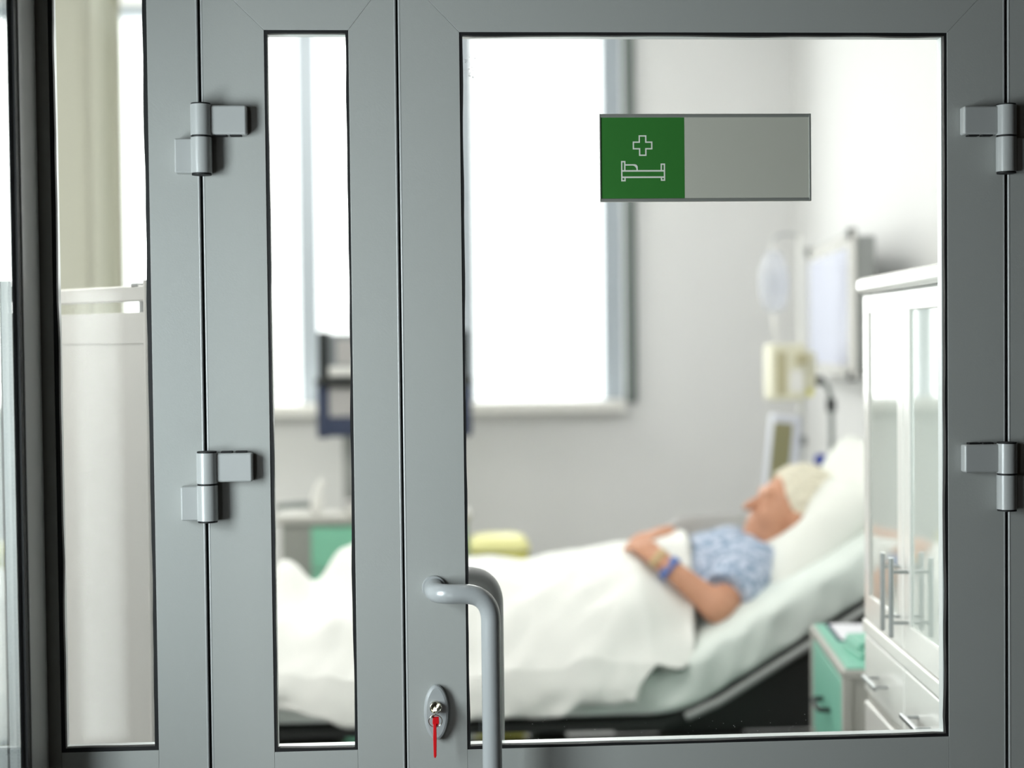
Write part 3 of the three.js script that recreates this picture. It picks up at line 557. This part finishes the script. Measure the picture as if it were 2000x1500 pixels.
// ------------------------------------------------------------------ the patient
{
  const p = thing('person', 'white-haired patient in blue patterned gown lying asleep, hands folded on the duvet', 'person');
  const HC = V(1.052, 1.108, ZC + 0.005), tilt = 24 * Math.PI / 180;
  const U = V(Math.sin(tilt), Math.cos(tilt), 0), F = V(-Math.cos(tilt), Math.sin(tilt), 0.06).normalize(), Lf = V(0, 0, 1);
  const hd = (f, u, l) => { const v = HC.clone().addScaledVector(F, f * 1.07).addScaledVector(U, u * 1.07).addScaledVector(Lf, l * 1.07); return [v.x, v.y, v.z]; };
  const ax = [F, U, Lf];
  const K = 1.07, eh = (c, q, x) => ell(c, q.map((v) => v * K), x);
  const nose = cap(hd(0.088, 0.008, 0), hd(0.113, -0.03, 0), 0.009, 0.0125);
  const head = blend([eh(hd(-0.018, 0.035, 0), [0.096, 0.086, 0.076], ax), eh(hd(0.03, -0.035, 0), [0.064, 0.083, 0.062], ax), [eh(hd(0.04, -0.083, 0), [0.05, 0.034, 0.047], ax), 0.03], [cap(hd(0.073, -0.103, -0.012), hd(0.073, -0.103, 0.012), 0.016, 0.016), 0.02],
    [nose, 0.012], [cap(hd(0.082, 0.024, -0.034), hd(0.082, 0.024, 0.034), 0.012, 0.012), 0.016], [eh(hd(0.075, 0.002, 0.032), [0.013, 0.012, 0.016], ax), 0.006], [eh(hd(0.075, 0.002, -0.032), [0.013, 0.012, 0.016], ax), 0.006],
    [cap(hd(0.089, -0.06, -0.017), hd(0.089, -0.06, 0.017), 0.0075, 0.0075), 0.006], [cap(hd(0.087, -0.073, -0.014), hd(0.087, -0.073, 0.014), 0.008, 0.008), 0.006],
    [eh(hd(0.052, -0.032, 0.042), [0.032, 0.03, 0.02], ax), 0.02], [eh(hd(0.052, -0.032, -0.042), [0.032, 0.03, 0.02], ax), 0.02],
    [eh(hd(-0.008, -0.02, 0.077), [0.022, 0.033, 0.009], ax), 0.006], [eh(hd(-0.008, -0.02, -0.077), [0.022, 0.033, 0.009], ax), 0.006],
    [cap(hd(-0.03, -0.06, 0), [0.965, 0.98, ZC], 0.058, 0.06), 0.04]], 0.045);
  const headGeo = nets(head, [0.86, 0.9, ZC - 0.12], [1.2, 1.26, ZC + 0.12], 0.0042);
  // torso, arms, legs
  const elbowL = [0.785, 0.893, -1.725], wristL = [0.652, 1.005, -1.785], shL = [0.915, 0.965, ZC + 0.165], shR = [0.915, 0.965, ZC - 0.165], elbowR = [0.81, 0.94, -2.33], wristR = [0.705, 1.04, -2.1];
  const torso = [ell([0.52, 0.885, ZC], [0.15, 0.088, 0.165]), [ell([0.64, 0.895, ZC], [0.15, 0.09, 0.15], [V(0.92, 0.38, 0), V(-0.38, 0.92, 0), V(0, 0, 1)]), 0.08], [ell([0.79, 0.92, ZC], [0.16, 0.092, 0.17], [V(0.857, 0.515, 0), V(-0.515, 0.857, 0), V(0, 0, 1)]), 0.08], [cap(shL, shR, 0.062, 0.062), 0.08]];
  const limbs = [[cap([0.965, 0.98, ZC], [0.9, 0.965, ZC], 0.058, 0.07), 0.05],
    [cap(shL, elbowL, 0.05, 0.04), 0.03], [cap(elbowL, wristL, 0.041, 0.0265), 0.02], [cap(shR, elbowR, 0.05, 0.04), 0.03], [cap(elbowR, wristR, 0.04, 0.0265), 0.02],
    [cap([0.47, 0.875, ZC + 0.09], [0.06, 0.885, ZC + 0.1], 0.078, 0.052), 0.05], [cap([0.06, 0.885, ZC + 0.1], [-0.3, 0.845, ZC + 0.12], 0.05, 0.034), 0.03], [cap([-0.315, 0.835, ZC + 0.12], [-0.34, 0.915, ZC + 0.13], 0.034, 0.022), 0.02],
    [cap([0.47, 0.875, ZC - 0.09], [0.1, 0.895, ZC - 0.08], 0.078, 0.052), 0.05], [cap([0.1, 0.895, ZC - 0.08], [-0.18, 0.855, ZC - 0.07], 0.05, 0.034), 0.03], [cap([-0.185, 0.835, ZC - 0.07], [-0.2, 0.925, ZC - 0.07], 0.034, 0.022), 0.02]];
  const bodyGeo = nets(blend([...torso, ...limbs], 0.05), [-0.42, 0.74, ZC - 0.42], [1.06, 1.16, ZC + 0.42], 0.0115);
  // hands
  function hand(wrist, dir, across, up, curl, palm) {                  // across points to the thumb side
    const a = dir.clone().normalize(), c0 = up.clone().addScaledVector(a, -up.dot(a)).normalize(), b = across.clone().addScaledVector(a, -across.dot(a)).addScaledVector(c0, -across.dot(c0)).normalize();
    const at = (s, t, n) => { const v = V(...wrist).addScaledVector(a, s).addScaledVector(b, t).addScaledVector(c0, n); return [v.x, v.y, v.z]; };
    const list = [cap(at(-0.02, 0, 0), at(0.012, 0, 0), 0.025, 0.024)];
    const len = [0.062, 0.074, 0.069, 0.054];
    [0.026, 0.009, -0.009, -0.025].forEach((t, i) => {
      list.push([cap(at(0.012, t * 0.6, 0), at(0.078, t, 0.004), 0.0145, 0.0118), 0.014]);
      let s = 0.078, n = 0.004, g = 0; const q = [0.45, 0.32, 0.25];
      for (let k = 0; k < 3; k++) { g += curl[k]; const s2 = s + len[i] * q[k] * Math.cos(g), n2 = n - len[i] * q[k] * Math.sin(g); list.push([cap(at(s, t, n), at(s2, t * (1 + 0.06 * k), n2), 0.0105 - 0.0009 * k, 0.0098 - 0.0009 * k), 0.003]); s = s2; n = n2; }
    });
    list.push([cap(at(0.015, 0.022, -0.006), at(0.05, 0.044, -0.012), 0.0145, 0.0112), 0.01], [cap(at(0.05, 0.044, -0.012), at(0.082, 0.043, -0.016), 0.0108, 0.0088), 0.003]);
    const W = V(...wrist), pad = 0.2, f = blend(list, 0.008);
    const tip = W.clone().addScaledVector(a, 0.16), lo = W.clone().min(tip).subScalar(0.065), hi = W.clone().max(tip).addScalar(0.065);
    return nets(f, lo.toArray(), hi.toArray(), 0.0036);
  }
  const handL = hand(wristL, V(-0.065, 0.05, -0.1), V(0.6, 0.25, -0.5), V(-0.1, 1, 0.12), [0.2, 0.35, 0.3]);
  const handR = hand(wristR, V(-0.1, -0.005, 0.09), V(0.6, 0.2, 0.5), V(-0.1, 1, 0), [0.15, 0.35, 0.3]);
  put('body', joined([bodyGeo, headGeo, handL, handR]), M.skin, p);
  // hair
  const skull = ell(hd(-0.024, 0.044, 0), [0.113, 0.103, 0.093], ax);
  const hair = (x, y, z) => { const v = V(x, y, z).sub(HC), f = v.dot(F), u = v.dot(U); const face = (f * 0.9 - u * 0.42) - 0.028, nape = -0.075 - u; return Math.max(skull(x, y, z) - 0.006 * noise(x * 26, y * 26, z * 26) - 0.003 * noise(x * 70, y * 70, z * 70), face, nape); };
  put('hair', nets(hair, [0.88, 0.98, ZC - 0.12], [1.22, 1.28, ZC + 0.12], 0.005), M.hair, p);
  // gown
  const slL = [lerp(shL[0], elbowL[0], 0.72), lerp(shL[1], elbowL[1], 0.72), lerp(shL[2], elbowL[2], 0.72)], slR = [lerp(shR[0], elbowR[0], 0.72), lerp(shR[1], elbowR[1], 0.72), lerp(shR[2], elbowR[2], 0.72)];
  const gw = blend([...torso, [cap(shL, slL, 0.06, 0.061), 0.05], [cap(shR, slR, 0.06, 0.061), 0.05]], 0.05);
  const dirL = V(...elbowL).sub(V(...shL)).normalize(), dirR = V(...elbowR).sub(V(...shR)).normalize();
  const gown = (x, y, z) => {
    let d = gw(x, y, z) - 0.012 - 0.004 * noise(x * 18, y * 18, z * 18);
    const q = V(x, y, z), eL = q.clone().sub(V(...slL)).dot(dirL), eR = q.clone().sub(V(...slR)).dot(dirR);
    if (z > ZC + 0.12) d = Math.max(d, eL); if (z < ZC - 0.12) d = Math.max(d, eR);
    return Math.max(d, 0.056 - Math.hypot(x - 0.985, y - 1.03, z - ZC), 0.6 - x);
  };
  const gg = nets(gown, [0.55, 0.78, ZC - 0.38], [1.06, 1.16, ZC + 0.38], 0.0075), gp = gg.attributes.position, col = [];
  for (let i = 0; i < gp.count; i++) {
    const x = gp.getX(i), y = gp.getY(i), z = gp.getZ(i), n = noise(x * 55, y * 55, z * 55) * 0.6 + noise(x * 24, y * 24, z * 24) * 0.4, t = smooth(-0.35, 0.35, n);
    const a = new THREE.Color(0x7f97b3), b = new THREE.Color(0xcdd6e8), c = a.lerp(b, t); col.push(c.r, c.g, c.b);
  }
  gg.setAttribute('color', new THREE.Float32BufferAttribute(col, 3));
  put('gown', gg, M.gown, p);
  // wrist band and bracelet on the near arm
  const ringAt = (t, r, h, mat, name) => { const A = V(...wristL), B = V(...elbowL), d = B.clone().sub(A).normalize(), c = A.clone().lerp(B, t); const g = new THREE.LatheGeometry([[r, -h], [r + 0.0022, -h], [r + 0.0026, 0], [r + 0.0022, h], [r, h]].map(([x, y]) => new THREE.Vector2(x, y)), 40); g.applyQuaternion(new THREE.Quaternion().setFromUnitVectors(V(0, 1, 0), d)); g.translate(c.x, c.y, c.z); return put(name, g, mat, p); };
  ringAt(0.12, 0.0325, 0.0105, M.band, 'wristband').userData.label = 'blue plastic wristband';
  ringAt(-0.1, 0.0268, 0.009, M.lace, 'bracelet').userData.label = 'beige patterned bracelet';
}

// ------------------------------------------------------------------ equipment beside the bed head
const ivx = 1.225, ivz = -2.74;
{
  const s = thing('drip_stand', 'white drip stand behind the bed head', 'drip stand', [ivx, 0, ivz]);
  put('pole', rod([0.055, 0.05, -0.03], [0.055, 1.95, -0.03], 0.011), M.white, s);
  put('hook', pipe([[0.055, 1.94, -0.03], [0.02, 1.95, -0.03], [-0.03, 1.945, -0.025], [-0.045, 1.905, -0.02]], 0.004, 0.02, 40, 8), M.steel, s);
  for (let i = 0; i < 5; i++) { const a = i / 5 * 2 * Math.PI + 0.3; put('foot', joined([rod([0.055, 0.06, -0.03], [0.055 + 0.2 * Math.cos(a), 0.04, -0.03 + 0.2 * Math.sin(a)], 0.011), new THREE.SphereGeometry(0.024, 14, 10).translate(0.055 + 0.2 * Math.cos(a), 0.024, -0.03 + 0.2 * Math.sin(a))]), M.bedGrey, s); }
}
{
  const b = thing('infusion_bag', 'clear infusion bag hanging above the pump', 'infusion bag', [ivx - 0.045, 0, ivz + 0.0]);
  const prof = (t) => 0.05 * Math.sin(Math.PI * clamp(t * 0.86 + 0.1)) ** 0.55, rings = [];
  for (let i = 0; i <= 24; i++) { const t = i / 24, y = lerp(1.69, 1.895, t), r = prof(t) * (i % 24 ? 1 : 0.35); rings.push(Array.from({ length: 28 }, (_, j) => V(Math.cos(j / 28 * 2 * Math.PI) * r, y, Math.sin(j / 28 * 2 * Math.PI) * r * 0.42))); }
  put('pouch', loft(rings), M.clearBag, b);
  put('label_print', sharp(-0.018, 0.016, 1.745, 1.82, 0.0172, 0.0182), std(0xcfdcf0, 0.6), b);
  put('drip_chamber', joined([new THREE.CylinderGeometry(0.011, 0.007, 0.06, 18).translate(0.004, 1.655, 0), pipe([[0.004, 1.63, 0], [0.012, 1.6, 0.005], [0.0, 1.585, 0.02], [-0.012, 1.565, 0.04]], 0.004, 0.02, 40, 10)]), M.whiteGloss, b);
  put('hanger_loop', rod([0, 1.89, 0], [0, 1.915, 0], 0.006), M.whiteGloss, b);
}
{
  const u = thing('infusion_pump', 'cream infusion pump clamped to the drip stand', 'infusion pump', [ivx, 0, ivz]);
  put('housing', bx(-0.082, 0.04, 1.4, 1.585, 0.0, 0.11, 0.014, 4), M.pump, u);
  put('side_housing', bx(0.036, 0.075, 1.43, 1.56, -0.018, 0.09, 0.012, 4), M.pump, u);
  put('door_slot', bx(-0.062, -0.032, 1.42, 1.56, 0.106, 0.114, 0.004, 2), M.tan, u);
  put('keypad', bx(-0.02, 0.025, 1.43, 1.5, 0.108, 0.113, 0.003, 2), M.whiteGloss, u);
  put('dial', new THREE.CylinderGeometry(0.018, 0.02, 0.03, 24).rotateX(Math.PI / 2).translate(0.02, 1.535, 0.118), M.tan, u);
  put('clamp', joined([bx(0.036, 0.09, 1.45, 1.475, -0.045, 0.02, 0.006), rod([0.07, 1.462, 0], [0.105, 1.462, 0], 0.012)]), M.lavender, u);
  put('button', new THREE.CylinderGeometry(0.012, 0.012, 0.01, 20).rotateX(Math.PI / 2).translate(0.05, 1.425, 0.09), M.yellow, u);
}
{
  const m = thing('bedside_monitor', 'small monitor with olive screen and white bezel below the pump', 'monitor', [ivx, 0, ivz]);
  const g = (geo) => geo.rotateZ(-0.1).translate(-0.033, 1.235, 0.06);
  put('housing', g(bx(-0.05, 0.05, -0.13, 0.12, -0.03, 0.03, 0.012, 4)), M.headboard, m);
  put('screen', g(bx(-0.044, 0.02, -0.12, 0.092, 0.0285, 0.0325, 0.003, 2)), M.olive, m);
  put('bracket', joined([bx(-0.02, 0.055, 1.25, 1.28, -0.02, 0.04, 0.006)]), M.bedGrey, m);
}
{
  const a = thing('swivel_arm', 'grey jointed hose arm with black joints beside the pump', 'arm', [ivx, 0, ivz]);
  put('hose', pipe([[0.1, 1.462, 0.01], [0.125, 1.452, 0.02], [0.137, 1.41, 0.03], [0.137, 1.3, 0.04], [0.132, 1.1, 0.05], [0.132, 0.85, 0.05], [0.11, 0.7, 0.02], [0.066, 0.68, -0.02]], 0.0085, 0.03, 120, 14), M.cable, a);
  put('joint', new THREE.SphereGeometry(0.017, 20, 14).translate(0.103, 1.462, 0.01), M.black, a);
  put('joint', rod([0.137, 1.402, 0.03], [0.137, 1.36, 0.035], 0.0155), M.black, a);
}
{
  const c = thing('blue_cap', 'small blue plastic cap on a post behind the pillow', 'cap', [1.345, 0, -2.66]);
  put('cap', new THREE.SphereGeometry(0.024, 20, 14).scale(1, 0.8, 1).translate(-0.03, 1.205, 0), M.blue, c);
  put('post', rod([-0.03, 0, 0], [-0.03, 1.195, 0], 0.008), M.bedGrey, c);
  put('base', new THREE.CylinderGeometry(0.06, 0.07, 0.02, 28).translate(-0.03, 0.01, 0), M.bedGrey, c);
}
// notice board held off the right wall
{
  const b = thing('notice_board', 'pale notice board with dark corner clips on the right ward wall', 'board', [1.355, 0, -2.42], 0);
  b.rotation.y = Math.PI / 2 - 7.5 * Math.PI / 180;                     // local +x runs into the room's depth
  const Ld = 1.08;
  put('backing', bx(0, Ld, 1.475, 1.935, -0.006, 0.01, 0.004), M.whiteGloss, b);
  put('sheet', sharp(0.08, Ld - 0.05, 1.515, 1.885, -0.008, -0.0061), M.lavender, b);
  put('wall_box', bx(0.02, Ld - 0.03, 1.5, 1.92, 0.0105, 0.072, 0.006), M.bedGrey, b);
  for (const x of [0.25, 0.85]) put('bracket', rod([x, 1.7, 0.05], [x, 1.7, 0.2 - 0.12 * x], 0.012), M.bedGrey, b);
  for (const [x, y] of [[0.02, 1.925], [0.02, 1.485], [Ld - 0.02, 1.925], [Ld - 0.02, 1.485]]) put('clip', bx(x - 0.016, x + 0.016, y - 0.018, y + 0.018, -0.016, 0.014, 0.006, 3), M.black, b);
}
// equipment in front of the ward window
{
  const c = thing('monitor_cart', 'tall grey equipment cart with stacked dark units before the window', 'medical cart', [-0.08, 0, -3.24]);
  put('upper_unit', bx(-0.262, 0.262, 1.485, 1.635, -0.13, 0.12, 0.012, 3), M.equipGrey, c);
  put('upper_screen', bx(-0.2, 0.2, 1.53, 1.615, 0.1185, 0.124, 0.003), M.equipLight, c);
  for (const s of [-1, 1]) put('grip', bx(s * 0.245 - 0.02, s * 0.245 + 0.02, 1.48, 1.645, -0.1, 0.13, 0.01, 3), M.black, c);
  put('display_strip', bx(-0.235, 0.235, 1.487, 1.522, 0.118, 0.126, 0.004), M.white, c);
  put('tray', bx(-0.275, 0.275, 1.455, 1.482, -0.15, 0.15, 0.008), M.charcoal, c);
  put('lower_unit', bx(-0.25, 0.25, 1.275, 1.452, -0.12, 0.11, 0.012, 3), M.equipLight, c);
  put('lower_panel', bx(-0.23, 0.23, 1.275, 1.345, 0.108, 0.118, 0.006), M.navy, c);
  for (const s of [-1, 1]) put('grip', bx(s * 0.25 - 0.022, s * 0.25 + 0.022, 1.27, 1.456, -0.09, 0.12, 0.012, 3), M.navy, c);
  put('column', bx(-0.19, 0.0, 0.1, 1.276, -0.09, -0.02, 0.01), M.bedGrey, c);
  put('base', joined([bx(-0.25, 0.25, 0.06, 0.1, -0.2, 0.0, 0.015)]), M.bedGrey, c);
  for (const x of [-0.22, 0.22]) for (const z of [-0.18, -0.02]) put('castor', new THREE.CylinderGeometry(0.03, 0.03, 0.025, 18).rotateX(Math.PI / 2).translate(x, 0.03, z), M.black, c);
}
{
  const c = thing('sink_cabinet', 'low grey cabinet with mint green drawers and worktop', 'cabinet', [0, 0, -3.32]);
  c.position.z = -3.0;
  const z = 0;
  put('body', sharp(-0.47, 0.17, 0.08, 0.985, -0.2, -0.012), M.sinkGrey, c);
  put('worktop', bx(-0.49, 0.18, 0.985, 1.012, -0.21, 0.008, 0.006), M.cabinetGrey, c);
  put('plinth', sharp(-0.45, 0.15, 0, 0.08, -0.18, -0.04), M.sinkGrey, c);
  for (const [y0, y1] of [[0.83, 0.972], [0.6, 0.822], [0.37, 0.592], [0.1, 0.362]]) {
    const d = part('drawer', c);
    put('drawer_front', bx(-0.368, 0.16, y0, y1, -0.0125, 0.004, 0.003), M.sinkGreen, d);
    put('drawer_handle', bx(-0.2, 0.0, y0 - 0.002, y0 + 0.012, 0.003, 0.02, 0.004), M.teal, d);
  }
}
{
  const s = thing('wash_basin_tap', 'white lever tap with dark spout on the green drawer worktop', 'tap', [-0.36, 1.012, -3.09]);
  put('body', rod([0, 0, 0], [0.02, 0.06, 0], 0.02, 20, 0.016), M.whiteGloss, s);
  put('lever', pipe([[-0.005, 0.015, 0.01], [0.005, 0.07, 0.005], [0.03, 0.115, 0]], 0.0145, 0.03, 30, 14), M.whiteGloss, s);
  put('spout', pipe([[0, 0.03, 0], [-0.06, 0.033, 0.03], [-0.13, 0.028, 0.05]], 0.011, 0.03, 30, 12), M.jamb, s);
  const b = thing('instrument_tray', 'white shallow tray on the green drawer worktop', 'tray', [-0.09, 1.012, -3.1]);
  put('bowl', bx(-0.16, 0.16, 0, 0.035, -0.08, 0.08, 0.012, 3), M.whiteGloss, b);
  put('rim', bx(-0.168, 0.168, 0.032, 0.04, -0.087, 0.087, 0.003), M.equipLight, b);
}
{
  const b = thing('waste_bin', 'yellow clinical waste bin with pale lid behind the bed', 'bin', [0.268, 0, -2.86]);
  const ring = (y, w, d) => { const r = 0.03, q = []; for (const [sx, sz, a0] of [[1, 1, 0], [-1, 1, 1], [-1, -1, 2], [1, -1, 3]]) for (let i = 0; i <= 6; i++) { const a = (a0 + i / 6) * Math.PI / 2; q.push(V(sx * (w - r) + r * Math.cos(a), y, sz * (d - r) + r * Math.sin(a))); } return q; };
  put('bucket', loft([ring(0, 0.07, 0.07), ring(0.02, 0.076, 0.075), ring(0.9, 0.096, 0.09)]), M.yellow, b);
  put('lid', loft([ring(0.9, 0.1, 0.094), ring(0.925, 0.1, 0.094), ring(0.947, 0.086, 0.082), ring(0.955, 0.06, 0.06)]), M.paleYellow, b);
}

scene.traverse((o) => { if (o.isLight) o.castShadow = !o.isRectAreaLight; });
renderer.render(scene, camera);
